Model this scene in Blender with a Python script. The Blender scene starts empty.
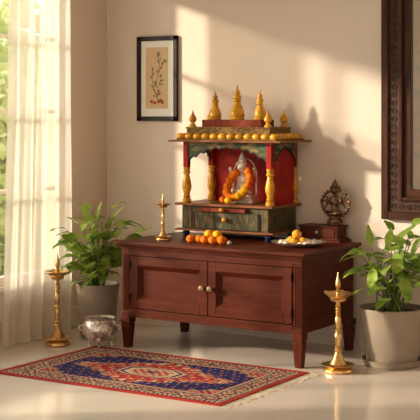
import bpy, bmesh, math, random
import numpy as np
from mathutils import Vector, Matrix
PI = math.pi
sc = bpy.context.scene
COL = sc.collection
random.seed(7)

# ------------------------------------------------------------------ materials
def mat(name, col, rough=.5, metal=0., col2=None, scale=20., stretch=(1, 1, 1), bump=0., bscale=60.,
        coat=0., detail=4., spec=.22, lo=.35, hi=.65, kind='noise', sss=0., trans=0.):
    m = bpy.data.materials.new(name); m.use_nodes = True
    nt = m.node_tree; N = nt.nodes; L = nt.links
    b = N['Principled BSDF']
    b.inputs['Roughness'].default_value = rough
    b.inputs['Metallic'].default_value = metal
    b.inputs['Coat Weight'].default_value = coat
    b.inputs['Coat Roughness'].default_value = .15
    b.inputs['Specular IOR Level'].default_value = spec
    tc = N.new('ShaderNodeTexCoord'); mp = N.new('ShaderNodeMapping')
    mp.inputs['Scale'].default_value = stretch
    L.new(tc.outputs['Object'], mp.inputs['Vector'])
    if col2 is None: col2 = tuple(c * .82 for c in col)
    if kind == 'noise':
        t = N.new('ShaderNodeTexNoise'); t.inputs['Scale'].default_value = scale; t.inputs['Detail'].default_value = detail
        out = t.outputs['Fac']
    else:
        t = N.new('ShaderNodeTexVoronoi'); t.inputs['Scale'].default_value = scale
        out = t.outputs['Distance']
    L.new(mp.outputs['Vector'], t.inputs['Vector'])
    r = N.new('ShaderNodeValToRGB'); r.color_ramp.elements[0].position = lo; r.color_ramp.elements[1].position = hi
    r.color_ramp.elements[0].color = (*col2, 1); r.color_ramp.elements[1].color = (*col, 1)
    L.new(out, r.inputs['Fac']); L.new(r.outputs['Color'], b.inputs['Base Color'])
    if bump:
        n2 = N.new('ShaderNodeTexVoronoi' if kind == 'voronoi' else 'ShaderNodeTexNoise'); n2.inputs['Scale'].default_value = bscale
        L.new(mp.outputs['Vector'], n2.inputs['Vector'])
        bp = N.new('ShaderNodeBump'); bp.inputs['Strength'].default_value = bump; bp.inputs['Distance'].default_value = .004
        L.new(n2.outputs[0], bp.inputs['Height']); L.new(bp.outputs['Normal'], b.inputs['Normal'])
    if trans:
        tr = N.new('ShaderNodeBsdfTranslucent'); L.new(r.outputs['Color'], tr.inputs['Color'])
        mx = N.new('ShaderNodeMixShader'); mx.inputs[0].default_value = trans
        L.new(b.outputs[0], mx.inputs[1]); L.new(tr.outputs[0], mx.inputs[2])
        L.new(mx.outputs[0], N['Material Output'].inputs['Surface'])
    return m

M = {}
M['wall'] = mat('wall_plaster', (.76, .65, .56), .9, col2=(.74, .634, .545), scale=3, bump=.03, bscale=120, spec=.2)
M['wall_left'] = mat('wall_plaster_grazing_light', (.77, .645, .54), .9, col2=(.755, .63, .525), scale=3, bump=.03, bscale=120, spec=.2)  # same plaster, warm tone of the grazing light put into its colour
M['ceiling'] = mat('ceiling_paint', (.80, .74, .66), .95, scale=3)
M['trim'] = mat('trim_paint', (.74, .66, .54), .5, scale=4)
M['mahogany'] = mat('mahogany', (.105, .020, .0075), .42, col2=(.055, .010, .004), scale=5, stretch=(1.2, 9, 9), coat=.0, spec=.13, detail=6, lo=.25, hi=.75)
M['mahogany_v'] = mat('mahogany_upright', (.105, .020, .0075), .42, col2=(.055, .010, .004), scale=5, stretch=(9, 9, 1.2), coat=.0, spec=.13, detail=6, lo=.25, hi=.75)
M['hinge'] = mat('dark_hinge_metal', (.02, .015, .012), .4, 1.)
M['oldbrass'] = mat('aged_brass', (.26, .18, .09), .5, .8, col2=(.14, .09, .045), scale=40)
M['brass'] = mat('polished_brass', (.82, .54, .24), .30, .95, col2=(.66, .39, .14), scale=30, bump=.08, bscale=80)
M['silver'] = mat('chased_silver', (.90, .85, .79), .34, .85, col2=(.62, .54, .48), scale=55, lo=.3, hi=.6, bump=.5, bscale=70, kind='voronoi')
M['silver_idol'] = mat('cast_silver', (.98, .93, .83), .42, .2, col2=(.60, .50, .40), scale=60, bump=.2, bscale=200)
M['bronze'] = mat('antique_bronze', (.27, .16, .09), .45, .8, col2=(.07, .038, .024), scale=60, bump=.3, bscale=220)
M['red'] = mat('red_lacquer', (.40, .014, .005), .4, col2=(.25, .008, .004), spec=.14, scale=12)
M['redtier'] = mat('carved_red_wood', (.30, .050, .020), .55, col2=(.09, .016, .007), spec=.12, scale=55, stretch=(1, 1, 3), bump=.5, bscale=80)
M['olive'] = mat('olive_painted_wood', (.27, .15, .040), .55, col2=(.10, .05, .015), spec=.12, scale=45, stretch=(1, 1, 2), bump=.4, bscale=90)
M['yellow'] = mat('mustard_gilt_paint', (.74, .38, .035), .34, .1, col2=(.42, .17, .012), scale=22, lo=.3, hi=.6, coat=.1)
M['green'] = mat('weathered_green_paint', (.045, .052, .024), .55, col2=(.18, .095, .032), scale=28, stretch=(2.2, 2.2, .7), lo=.38, hi=.55, detail=6)
M['arch'] = mat('green_gold_arch_paint', (.045, .065, .032), .5, col2=(.26, .17, .055), scale=16, stretch=(1, 1, 2.5), lo=.40, hi=.52, detail=3)
M['edge'] = mat('dark_arch_edge', (.035, .016, .012), .5)
M['terra'] = mat('painted_shelf_wood', (.28, .10, .035), .42, col2=(.15, .045, .015), scale=14, stretch=(1, 6, 6))
M['blue'] = mat('indigo_lacquer', (.012, .016, .075), .3, coat=.4)
M['pot'] = mat('taupe_ceramic', (.34, .275, .215), .62, col2=(.31, .25, .19), scale=9)
M['soil'] = mat('potting_soil', (.035, .02, .012), .95, col2=(.012, .008, .005), scale=50, bump=.8, bscale=90)
M['leaf'] = mat('leaf_green', (.44, .56, .11), .36, col2=(.13, .26, .035), scale=7, lo=.3, hi=.68, trans=.25)
M['stem'] = mat('stem_green', (.10, .17, .03), .5)
M['marigold'] = mat('orange_marigold', (.95, .30, .01), .7, col2=(.80, .15, .004), scale=60, bump=.5, bscale=150, trans=.12)
M['marigold_y'] = mat('yellow_marigold', (.97, .60, .02), .7, col2=(.90, .40, .01), scale=60, bump=.5, bscale=150, trans=.12)
M['white_sweet'] = mat('milk_sweet', (.78, .70, .60), .6, col2=(.66, .56, .44), scale=60)
M['laddu'] = mat('gram_flour_sweet', (.85, .42, .05), .75, col2=(.68, .27, .02), scale=90, bump=.8, bscale=160)
M['frame'] = mat('black_brown_frame', (.018, .011, .008), .35, col2=(.03, .018, .012), scale=8, stretch=(8, 8, 1))
M['mat'] = mat('mat_board', (.90, .87, .82), .9, col2=(.88, .85, .80))
M['paper'] = mat('aged_paper', (.70, .52, .32), .9, col2=(.65, .47, .28), scale=9)
M['ink'] = mat('brown_ink', (.20, .12, .06), .9, col2=(.28, .18, .09))
M['inkred'] = mat('red_ink', (.42, .10, .05), .9)
M['walnut'] = mat('dark_walnut', (.072, .025, .011), .42, col2=(.034, .012, .006), scale=6, stretch=(9, 9, 1.2), spec=.15)
M['walnut_h'] = mat('dark_walnut_rail', (.072, .025, .011), .42, col2=(.034, .012, .006), scale=6, stretch=(1.2, 9, 9), spec=.15)
M['carved'] = mat('carved_walnut', (.060, .025, .013), .55, col2=(.022, .009, .006), scale=70, lo=.15, hi=.5, spec=.2, bump=.5, bscale=70, kind='voronoi')
M['mirror'] = mat('mirror_silvering', (.62, .76, .84), .04, 1., col2=(.79, .81, .79))
M['cotton'] = mat('rug_fringe_cotton', (.55, .46, .35), .95, col2=(.42, .33, .23), scale=90)
M['redwool'] = mat('rug_edge_wool', (.38, .035, .02), .95, col2=(.28, .022, .014), scale=150, bump=.4, bscale=300)
M['grass'] = mat('garden_grass', (.16, .24, .05), .9, col2=(.10, .17, .03), scale=6)
M['tree'] = mat('garden_leaf', (.70, .74, .40), .7, col2=(.50, .58, .26), scale=9, trans=.5)
M['bark'] = mat('garden_bark', (.12, .07, .04), .9, scale=12)

def floor_mat():
    m = mat('cream_floor_tile', (.75, .665, .575), .11, col2=(.72, .635, .545), scale=1.6, detail=5, coat=.0, spec=.55)
    nt = m.node_tree; N = nt.nodes; L = nt.links; b = N['Principled BSDF']
    br = N.new('ShaderNodeTexBrick'); br.offset = 0; br.inputs['Scale'].default_value = 1.
    br.inputs['Brick Width'].default_value = 1.2; br.inputs['Row Height'].default_value = 1.2
    br.inputs['Mortar Size'].default_value = .0025
    br.inputs['Color1'].default_value = (1, 1, 1, 1); br.inputs['Color2'].default_value = (.985, .985, .98, 1); br.inputs['Mortar'].default_value = (.94, .93, .91, 1)
    tc = N.new('ShaderNodeTexCoord'); mp = N.new('ShaderNodeMapping'); mp.inputs['Location'].default_value = (.75, .25, 0)
    L.new(tc.outputs['Object'], mp.inputs[0]); L.new(mp.outputs[0], br.inputs['Vector'])
    old = b.inputs['Base Color'].links[0].from_socket
    mx = N.new('ShaderNodeMix'); mx.data_type = 'RGBA'; mx.blend_type = 'MULTIPLY'; mx.inputs[0].default_value = 1.
    L.new(old, mx.inputs[6]); L.new(br.outputs['Color'], mx.inputs[7]); L.new(mx.outputs[2], b.inputs['Base Color'])
    return m
M['floor'] = floor_mat()

def sheer_mat():
    m = bpy.data.materials.new('sheer_curtain_voile'); m.use_nodes = True
    nt = m.node_tree; N = nt.nodes; L = nt.links; N.remove(N['Principled BSDF'])
    tc = N.new('ShaderNodeTexCoord'); n = N.new('ShaderNodeTexNoise'); n.inputs['Scale'].default_value = 400
    L.new(tc.outputs['Object'], n.inputs['Vector'])
    r = N.new('ShaderNodeValToRGB'); r.color_ramp.elements[0].color = (.80, .73, .64, 1); r.color_ramp.elements[1].color = (.86, .79, .70, 1)
    L.new(n.outputs['Fac'], r.inputs['Fac'])
    d = N.new('ShaderNodeBsdfDiffuse'); t = N.new('ShaderNodeBsdfTranslucent'); tr = N.new('ShaderNodeBsdfTransparent')
    L.new(r.outputs[0], d.inputs[0]); L.new(r.outputs[0], t.inputs[0]); tr.inputs[0].default_value = (1, .97, .92, 1)
    a = N.new('ShaderNodeMixShader'); a.inputs[0].default_value = .42
    L.new(d.outputs[0], a.inputs[1]); L.new(t.outputs[0], a.inputs[2])
    c = N.new('ShaderNodeMixShader'); c.inputs[0].default_value = .25
    L.new(a.outputs[0], c.inputs[1]); L.new(tr.outputs[0], c.inputs[2])
    L.new(c.outputs[0], N['Material Output'].inputs['Surface'])
    return m
M['sheer'] = sheer_mat()

def glass_mat():
    m = bpy.data.materials.new('window_glass'); m.use_nodes = True
    nt = m.node_tree; N = nt.nodes; L = nt.links; N.remove(N['Principled BSDF'])
    g = N.new('ShaderNodeBsdfGlossy'); g.inputs['Roughness'].default_value = .02
    tr = N.new('ShaderNodeBsdfTransparent'); tr.inputs[0].default_value = (.97, .98, .97, 1)
    f = N.new('ShaderNodeFresnel'); f.inputs[0].default_value = 1.2
    a = N.new('ShaderNodeMixShader'); L.new(f.outputs[0], a.inputs[0]); L.new(tr.outputs[0], a.inputs[1]); L.new(g.outputs[0], a.inputs[2])
    L.new(a.outputs[0], N['Material Output'].inputs['Surface'])
    return m
M['glass'] = glass_mat()

# ------------------------------------------------------------------ mesh builder
class MB:
    def __init__(s): s.bm = bmesh.new()
    def box(s, x0, x1, y0, y1, z0, z1):
        v = [s.bm.verts.new(p) for p in ((x0, y0, z0), (x1, y0, z0), (x1, y1, z0), (x0, y1, z0), (x0, y0, z1), (x1, y0, z1), (x1, y1, z1), (x0, y1, z1))]
        for f in ((3, 2, 1, 0), (4, 5, 6, 7), (0, 1, 5, 4), (1, 2, 6, 5), (2, 3, 7, 6), (3, 0, 4, 7)): s.bm.faces.new([v[i] for i in f])
        return s
    def frustum(s, x0, x1, y0, y1, z0, z1, k):      # box whose bottom is narrowed by k
        cx, cy = (x0 + x1) / 2, (y0 + y1) / 2; hx, hy = (x1 - x0) / 2, (y1 - y0) / 2
        v = [s.bm.verts.new(p) for p in ((cx - hx * k, cy - hy * k, z0), (cx + hx * k, cy - hy * k, z0), (cx + hx * k, cy + hy * k, z0), (cx - hx * k, cy + hy * k, z0), (x0, y0, z1), (x1, y0, z1), (x1, y1, z1), (x0, y1, z1))]
        for f in ((3, 2, 1, 0), (4, 5, 6, 7), (0, 1, 5, 4), (1, 2, 6, 5), (2, 3, 7, 6), (3, 0, 4, 7)): s.bm.faces.new([v[i] for i in f])
        return s
    def lathe(s, prof, c=(0, 0, 0), seg=32, rf=None, zf=None, caps=True):
        rings = []
        for i, (r, z) in enumerate(prof):
            ring = []
            for k in range(seg):
                a = 2 * PI * k / seg
                rr = r * (rf(a, i, r) if rf else 1); zz = z + (zf(a, i, r) if zf else 0)
                ring.append(s.bm.verts.new((c[0] + rr * math.cos(a), c[1] + rr * math.sin(a), c[2] + zz)))
            rings.append(ring)
        for a, b in zip(rings, rings[1:]):
            for k in range(seg): s.bm.faces.new((a[k], a[(k + 1) % seg], b[(k + 1) % seg], b[k]))
        if caps:
            s.bm.faces.new(rings[0][::-1]); s.bm.faces.new(rings[-1])
        return s
    def tube(s, pts, rad, seg=8):
        pts = [Vector(p) for p in pts]; n = len(pts)
        if not hasattr(rad, '__len__'): rad = [rad] * n
        rings = []; up = None
        for i in range(n):
            t = (pts[min(i + 1, n - 1)] - pts[max(i - 1, 0)]).normalized()
            if up is None:
                up = Vector((0, 0, 1)) if abs(t.z) < .9 else Vector((1, 0, 0))
            u = (up - t * up.dot(t)); u = u.normalized() if u.length > 1e-6 else t.orthogonal().normalized()
            up = u; w = t.cross(u)
            rings.append([s.bm.verts.new(pts[i] + (u * math.cos(2 * PI * k / seg) + w * math.sin(2 * PI * k / seg)) * rad[i]) for k in range(seg)])
        for a, b in zip(rings, rings[1:]):
            for k in range(seg): s.bm.faces.new((a[k], a[(k + 1) % seg], b[(k + 1) % seg], b[k]))
        s.bm.faces.new(rings[0][::-1]); s.bm.faces.new(rings[-1])
        return s
    def ring(s, c, R, r, axis='y', seg=40, sq=1.):
        c = Vector(c); rings = []
        for k in range(seg):
            a = 2 * PI * k / seg
            if axis == 'y': d = Vector((math.cos(a), 0, math.sin(a) * sq)); n = Vector((0, 1, 0))
            else: d = Vector((math.cos(a), math.sin(a), 0)); n = Vector((0, 0, 1))
            dn = d.normalized()
            rings.append([s.bm.verts.new(c + d * R + dn * r * math.cos(2 * PI * j / 8) + n * r * math.sin(2 * PI * j / 8)) for j in range(8)])
        for k in range(seg):
            a, b = rings[k], rings[(k + 1) % seg]
            for j in range(8): s.bm.faces.new((a[j], a[(j + 1) % 8], b[(j + 1) % 8], b[j]))
        return s
    def ell(s, c, r, sub=2, rot=None):
        if not hasattr(r, '__len__'): r = (r, r, r)
        mx = Matrix.Translation(c) @ (rot.to_4x4() if rot else Matrix.Identity(4)) @ Matrix.Diagonal((*r, 1))
        bmesh.ops.create_icosphere(s.bm, subdivisions=sub, radius=1, matrix=mx)
        return s
    def prism(s, outline, t0, t1, axis='y'):        # outline is (a, z) pairs, extruded along axis
        def P(a, z, t): return (a, t, z) if axis == 'y' else (t, a, z)
        A = [s.bm.verts.new(P(a, z, t0)) for a, z in outline]; B = [s.bm.verts.new(P(a, z, t1)) for a, z in outline]
        f1 = s.bm.faces.new(A); f2 = s.bm.faces.new(B[::-1])
        for i in range(len(A)):
            j = (i + 1) % len(A); s.bm.faces.new((A[i], B[i], B[j], A[j]))
        bmesh.ops.triangulate(s.bm, faces=[f1, f2])
        return s
    def strip(s, top, bot, t0, t1, axis='y'):       # thick sheet between two polylines (same count)
        def P(p, t): return (p[0], t, p[1]) if axis == 'y' else (t, p[0], p[1])
        V = [[s.bm.verts.new(P(p, t)) for p in l] for l in (top, bot) for t in (t0, t1)]
        a, b, c, d = V                               # top t0, top t1, bottom t0, bottom t1
        for i in range(len(top) - 1):
            for u, w in ((a, c), (d, b), (b, a), (c, d)): s.bm.faces.new((u[i], w[i], w[i + 1], u[i + 1]))
        s.bm.faces.new((a[0], b[0], d[0], c[0])); s.bm.faces.new((a[-1], c[-1], d[-1], b[-1]))
        return s
    def build(s, name, m, parent=None, smooth=True, bevel=0., angle=35, loc=(0, 0, 0)):
        bmesh.ops.recalc_face_normals(s.bm, faces=s.bm.faces[:])
        me = bpy.data.meshes.new(name); s.bm.to_mesh(me); s.bm.free()
        me.materials.append(m)
        o = bpy.data.objects.new(name, me); COL.objects.link(o); o.location = loc
        if smooth:
            me.shade_smooth()
            me.set_sharp_from_angle(angle=math.radians(angle))
        if bevel:
            b = o.modifiers.new('bevel', 'BEVEL'); b.width = bevel; b.segments = 2; b.limit_method = 'ANGLE'; b.harden_normals = False
        if parent: o.parent = parent
        return o

def tag(o, label=None, cat=None, group=None, kind=None):
    if label: o['label'] = label
    if cat: o['category'] = cat
    if group: o['group'] = group
    if kind: o['kind'] = kind
    return o
def empty(name, loc, rz=0.):
    o = bpy.data.objects.new(name, None); COL.objects.link(o); o.location = loc; o.rotation_euler = (0, 0, rz); o.empty_display_size = .05
    return o
def copy_tree(o, parent=None):
    c = o.copy(); COL.objects.link(c); c.parent = parent
    for ch in [x for x in bpy.data.objects if x.parent == o]: copy_tree(ch, c)
    return c
def remesh(o, vox, smooth=3):
    r = o.modifiers.new('remesh', 'REMESH'); r.mode = 'VOXEL'; r.voxel_size = vox; r.use_smooth_shade = True
    if smooth:
        s = o.modifiers.new('smooth', 'SMOOTH'); s.factor = .5; s.iterations = smooth
    return o
def struct(o): o['kind'] = 'structure'; return o

# ------------------------------------------------------------------ the room
WX, WY, ZC = -1.84, .70, 2.62
struct(MB().box(-2.04, 4.6, -7.6, .9, -.1, 0).build('floor', M['floor'], smooth=False))
struct(MB().box(-2.04, 4.6, WY, .9, 0, ZC).build('wall_back', M['wall'], smooth=False))
W0, W1, WZ0, WZ1 = -2.75, .265, .345, 2.36          # window opening in the left wall
wl = MB().box(-2.04, WX, W1, WY, 0, ZC).box(-2.04, WX, -7.6, W0, 0, ZC).box(-2.04, WX, W0, W1, 0, WZ0).box(-2.04, WX, W0, W1, WZ1, ZC)
struct(wl.build('wall_left', M['wall_left'], smooth=False))
struct(MB().box(-2.04, 4.6, -7.6, .9, ZC, ZC + .1).build('ceiling', M['ceiling'], smooth=False))
struct(MB().box(WX, WX + .014, -7.6, WY, 0, .13).box(WX, WX + .02, -7.6, WY, 0, .03).build('baseboard_left', M['trim'], smooth=False, bevel=.003))
win = struct(empty('window_1', (WX - .06, (W0 + W1) / 2, WZ0)))
def wb(x0, x1, y0, y1, z0, z1): return (x0 - win.location.x, x1 - win.location.x, y0 - win.location.y, y1 - win.location.y, z0 - WZ0, z1 - WZ0)
f = MB()
for a in ((W0, W0 + .05, WZ0, WZ1), (W1 - .03, W1, WZ0, WZ1), (W0, W1, WZ0, WZ0 + .05), (W0, W1, WZ1 - .05, WZ1)): f.box(*wb(-1.93, -1.87, *a))
f.build('window_frame', M['trim'], win, smooth=False, bevel=.004)
f = MB()
vm = [-.66, -1.36, -2.06]
for y in vm: f.box(*wb(-1.925, -1.875, y - .015, y + .015, WZ0 + .05, WZ1 - .05))
for z in (.91, 1.40, 1.86): f.box(*wb(-1.92, -1.88, W0 + .05, W1 - .05, z - .012, z + .012))
f.build('glazing_bars', M['trim'], win, smooth=False, bevel=.003)
ys = [W1] + vm + [W0]
for a, b in zip(ys, ys[1:]):
    MB().box(*wb(-1.902, -1.898, b + .01, a - .01, WZ0 + .04, WZ1 - .04)).build('glass_pane', M['glass'], win, smooth=False)
MB().box(*wb(-1.87, WX + .035, W0 - .04, W1 + .03, WZ0 - .028, WZ0 + .002)).build('window_sill', M['trim'], win, smooth=False, bevel=.004)

# curtain rod and sheer curtain
rod = tag(MB().tube([(0, -1.6, 0), (0, 1.6, 0)], .012, 12).ell((0, -1.62, 0), .025).ell((0, 1.62, 0), .025)
          .tube([(0, -1.5, 0), (-.1, -1.5, 0)], .008).tube([(0, 1.5, 0), (-.1, 1.5, 0)], .008).build('curtain_rod', M['oldbrass'], loc=(-1.74, -1.3, 2.475)),
          'slim brass curtain rod on the left wall above the window', 'curtain rod')
random.seed(3)
nu, nz = 150, 26
cb = MB(); G = []
for j in range(nz + 1):
    z = .012 + (2.425 - .012) * j / nz; row = []
    for i in range(nu + 1):
        u = i / nu; gather = .90 + .10 * (1 - j / nz) ** 2
        y = .165 - .610 * (u - .0) * gather - (.03 * (1 - gather))
        ph = u * 2 * PI * 4.6
        x = -1.735 + .030 * math.sin(ph + .5 * math.sin(ph * .37)) * (.75 + .25 * math.sin(j * .2 + u * 4)) + .009 * math.sin(2.3 * ph + j * .11)
        row.append(cb.bm.verts.new((x, y + .008 * math.cos(ph), z)))
    G.append(row)
for j in range(nz):
    for i in range(nu): cb.bm.faces.new((G[j][i], G[j][i + 1], G[j + 1][i + 1], G[j + 1][i]))
cur = tag(cb.build('sheer_curtain', M['sheer'], angle=180), 'long sheer cream curtain hanging in soft folds at the left window', 'curtain')

# garden outside
struct(MB().box(-14, -2.04, -12, 14, -.5, -.4).build('ground', M['grass'], smooth=False))
def garden_tree(x, y, h, r, seed, label, n=900):
    rn = random.Random(seed); t = tag(empty('garden_tree', (x, y, -.4)), label, 'tree', 'trees outside the window')
    b = MB().tube([(0, 0, 0), (.05, .03, h * .35), (0, .05, h * .7)], [.09, .07, .03])
    for k in range(7):
        a = rn.random() * 6.28; z = h * (.25 + .07 * k); b.tube([(0, 0, z), (r * .6 * math.cos(a), r * .6 * math.sin(a), z + h * .2)], [.035, .008], 6)
    b.build('trunk', M['bark'], t)
    f = MB()
    for k in range(n):
        d = Vector((rn.gauss(0, 1), rn.gauss(0, 1), rn.gauss(0, 1))).normalized() * (rn.random() ** .4)
        p = Vector((d.x * r, d.y * r, h * .54 + d.z * h * .48)); s = rn.uniform(.05, .10)
        u = Vector((rn.gauss(0, 1), rn.gauss(0, 1), rn.gauss(0, 1))).normalized(); w = u.orthogonal().normalized()
        f.bm.faces.new([f.bm.verts.new(p + q) for q in (-u * s, w * s * .5, u * s, -w * s * .5)])
    f.build('foliage', M['tree'], t, smooth=False)
garden_tree(-4.1, 1.45, 2.25, 1.15, 1, 'leafy green garden shrub nearest the window glass', 9000)
garden_tree(-5.6, 3.6, 3.2, 1.2, 2, 'tall pale green garden tree farther off outside the window', 5000)

# ------------------------------------------------------------------ low cabinet
cab = tag(empty('wooden_cabinet', (-.572, .30, 0)), 'low mahogany two-door cabinet on tapered legs carrying the shrine', 'cabinet')
hx, y0, y1 = .605, -.335, .335                     # half width, front, back in cabinet space
zb, zt = .185, .588
b = MB().box(-hx + .012, hx - .012, y0 + .034, y1 - .005, zb, zt)
b.build('carcass', M['mahogany'], cab, smooth=False, bevel=.002)
MB().box(-hx - .02, hx + .02, y0 - .022, y1 + .004, .600, .612).box(-hx - .035, hx + .035, y0 - .036, y1 + .01, .612, .631).box(-hx - .006, hx + .006, y0 - .008, y1, .586, .600)\
    .build('table_top', M['mahogany'], cab, smooth=False, bevel=.004)
MB().box(-hx + .055, hx - .055, y0 + .002, y0 + .036, .548, .586).box(-hx + .055, hx - .055, y0 + .002, y0 + .036, zb, .232).build('face_rail', M['mahogany'], cab, smooth=False, bevel=.002)
for sx in (-1, 1):
    for za, zc in ((.185, .25), (.53, .586)):
        xa, xb = sorted((sx * (hx - .014), sx * (hx - .004)))
        MB().box(xa, xb, y0 + .06, y1 - .06, za, zc).build('side_rail', M['mahogany'], cab, smooth=False, bevel=.002)
for sx in (-1, 1):
    p = MB(); xa, xb = sorted((sx * hx, sx * (hx - .056)))
    p.box(xa, xb, y0 + .006, y0 + .055, zb, .586)
    for k in range(4):
        c = xa + .011 + k * .0115; p.tube([(c, y0 + .006, .225), (c, y0 + .006, .555)], .0042, 8)
    p.box(xa, xb, y0 + .0, y0 + .01, zb, .212).box(xa, xb, y0, y0 + .01, .566, .586)
    p.build('fluted_pilaster', M['mahogany_v'], cab, smooth=False, bevel=.0015)
for sx in (-1, 1):
    for yy in (y0, y1 - .06):
        xa, xb = sorted((sx * (hx + .002), sx * (hx - .058)))
        l = MB().box(xa - .003, xb + .003, yy - .003, yy + .061, .150, .186).box(xa + .002, xb - .002, yy + .002, yy + .056, .138, .150)
        l.frustum(xa, xb, yy, yy + .058, .0, .138, .68)
        l.build('leg', M['mahogany_v'], cab, smooth=False, bevel=.003)
def cab_door(xa, xb, knobx):
    za, zc = .236, .544; yf = y0 + .002; sw = .052
    d = MB().box(xa, xa + sw, yf, yf + .02, za, zc).box(xb - sw, xb, yf, yf + .02, za, zc).box(xa + sw, xb - sw, yf, yf + .02, za, za + sw).box(xa + sw, xb - sw, yf, yf + .02, zc - sw, zc)
    do = d.build('door', M['mahogany'], cab, smooth=False, bevel=.0025)
    # sloping moulding round the sunk panel
    m = MB(); X0, X1, Z0, Z1 = xa + sw, xb - sw, za + sw, zc - sw; k = .027
    o_ = [(X0, yf, Z0), (X1, yf, Z0), (X1, yf, Z1), (X0, yf, Z1)]; i_ = [(X0 + k, yf + .025, Z0 + k), (X1 - k, yf + .025, Z0 + k), (X1 - k, yf + .025, Z1 - k), (X0 + k, yf + .025, Z1 - k)]
    O = [m.bm.verts.new(p) for p in o_]; I = [m.bm.verts.new(p) for p in i_]
    B = [m.bm.verts.new((p[0], yf + .0300, p[2])) for p in o_]
    for a in range(4):
        c = (a + 1) % 4; m.bm.faces.new((O[a], O[c], I[c], I[a])); m.bm.faces.new((O[a], B[a], B[c], O[c]))
    m.bm.faces.new(B[::-1]); m.bm.faces.new(I)
    m.build('sunk_panel', M['mahogany'], do, smooth=False)
    MB().lathe([(.006, 0), (.006, .012), (.015, .017), (.019, .024), (.017, .031), (.006, .034)], seg=20).build('knob', M['oldbrass'], do)
    kn = [x for x in bpy.data.objects if x.parent == do and x.name.startswith('knob')][0]
    kn.rotation_euler = (PI / 2, 0, 0); kn.location = (knobx, yf, .392)
    hxp = xa if knobx > (xa + xb) / 2 else xb
    for z in (.275, .47): MB().tube([(hxp, yf - .004, z), (hxp, yf - .004, z + .045)], .0048, 8).build('hinge', M['hinge'], do)
cab_door(-hx + .062, -.0025 , -.028)
cab_door(.0025, hx - .062, .028)

# ------------------------------------------------------------------ rug
rug = tag(empty('persian_rug', (-.5935, -.56, 0)), 'red and navy patterned rug with a lobed red medallion on the floor', 'rug')
RW, RD = 1.427, .893; nx, ny = 430, 270
def rug_colors(X, Y):
    ax, ay = np.abs(X), np.abs(Y); d = np.minimum(RW / 2 - ax, RD / 2 - ay)
    red = np.array((.33, .024, .014)); navy = np.array((.012, .014, .085)); cream = np.array((.52, .39, .23)); dark = np.array((.035, .014, .018)); orange = np.array((.47, .085, .035)); tan = np.array((.36, .22, .11))
    C = np.zeros(X.shape + (3,)); C[:] = navy
    def put(mask, c): C[mask] = c
    w = lambda a, b, s: np.sin(a * s) * np.sin(b * s)
    # sprays of flowers in the field
    put((w(ax + .5 * ay, ay - .4 * ax, 80) > .88), tan); put((w(ax - .3 * ay + .1, ay + .3 * ax, 62) > .84), orange)
    # corner pieces
    lx, ly = RW / 2 - .165 - ax, RD / 2 - .165 - ay
    cor = (lx / .17 + ly / .12 + .13 * np.sin(lx * 80) + .10 * np.sin(ly * 110))
    put(cor < 1.0, tan); put(cor < .9, red); put((cor < .9) & (w(ax, ay, 150) > .45), cream); put((cor < .9) & (w(ax + .01, ay, 120) < -.45), navy)
    # medallion with a ragged floral outline
    th = np.arctan2(Y / .20, X / .47); rr = np.hypot(X / .47, Y / .235)
    lob = (1 - .30 * np.abs(np.sin(2 * th)) ** 1.3) * (1 + .10 * np.abs(np.sin(7 * th))) + .035 * np.sin(X * 150) * np.sin(Y * 130)
    m = rr / lob
    put((m < 1.06) & (w(X, Y, 130) > .1), tan); put(m < .98, red); put((m < .98) & (w(ax + .3 * ay, ay, 60) > .35), orange)
    put((m < .98) & (m > .80) & (np.sin(th * 34) > .55), cream)
    put((m < .95) & (m > .42) & (w(ax + .02, ay + .01, 72) > .80), cream); put((m < .95) & (m > .42) & (w(ax + .035, ay + .02, 66) < -.80), navy)
    q = np.maximum(ax / .20, ay / .105); q = np.maximum(q, (ax / .20 + ay / .105) * .64)
    put(q < 1.04, navy); put(q < .98, cream); put((q < .98) & (q > .86) & (w(X, Y, 200) > .2), orange); put(q < .86, navy); put(q < .76, cream); put(q < .62, orange); put((q < .62) & (w(X, Y, 120) > .25), cream); put((q < .62) & (w(X + .01, Y, 120) < -.4), navy); put(q < .16, navy)
    # borders
    put(d < .168, red); put(d < .160, cream); put(d < .152, navy); put((d < .152) & (np.sin((ax + ay) * 190) > .2), tan)
    put(d < .134, cream)
    s = np.where(RW / 2 - ax < RD / 2 - ay, Y, X)
    band = (d < .134) & (d > .052)
    v = (d - .093)
    fl = np.cos(s * 78) ; vine = np.abs(v - .022 * np.sin(s * 39))
    put(band, tan)
    put(band & (w(s, d, 150) > .25), cream); put(band & (w(s + .02, d + .008, 125) > .62), navy)
    put(band & (vine < .006), navy); put(band & (fl > .72) & (np.abs(v) < .026), navy); put(band & (fl > .88) & (np.abs(v) < .014), orange)
    put(band & (np.cos(s * 78 + PI) > .80) & (np.abs(v) < .03), red); put(band & (np.cos(s * 78 + PI) > .94) & (np.abs(v) < .014), cream)
    put(band & (w(s + .013, d, 170) < -.62), dark)
    put(d < .052, navy); put((d < .052) & (np.sin(s * 230) > .1), cream); put(d < .036, red); put(d < .0345, dark); put(d < .032, red)
    n = np.random.default_rng(1).random(X.shape)[..., None] * .22 + .89
    return C * n
xs = np.linspace(-RW / 2, RW / 2, nx); yy = np.linspace(-RD / 2, RD / 2, ny)
XX, YY = np.meshgrid(xs, yy)
CC = rug_colors(XX, YY)
ZZ = .0065 + .0006 * np.sin(XX * 21) * np.sin(YY * 17)
verts = np.stack([XX, YY, ZZ], -1).reshape(-1, 3)
idx = np.arange(nx * ny).reshape(ny, nx)
quads = np.stack([idx[:-1, :-1], idx[:-1, 1:], idx[1:, 1:], idx[1:, :-1]], -1).reshape(-1, 4)
me = bpy.data.meshes.new('pile'); me.from_pydata(verts.tolist(), [], quads.tolist())
ca = me.color_attributes.new('pattern', 'FLOAT_COLOR', 'POINT')
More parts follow.
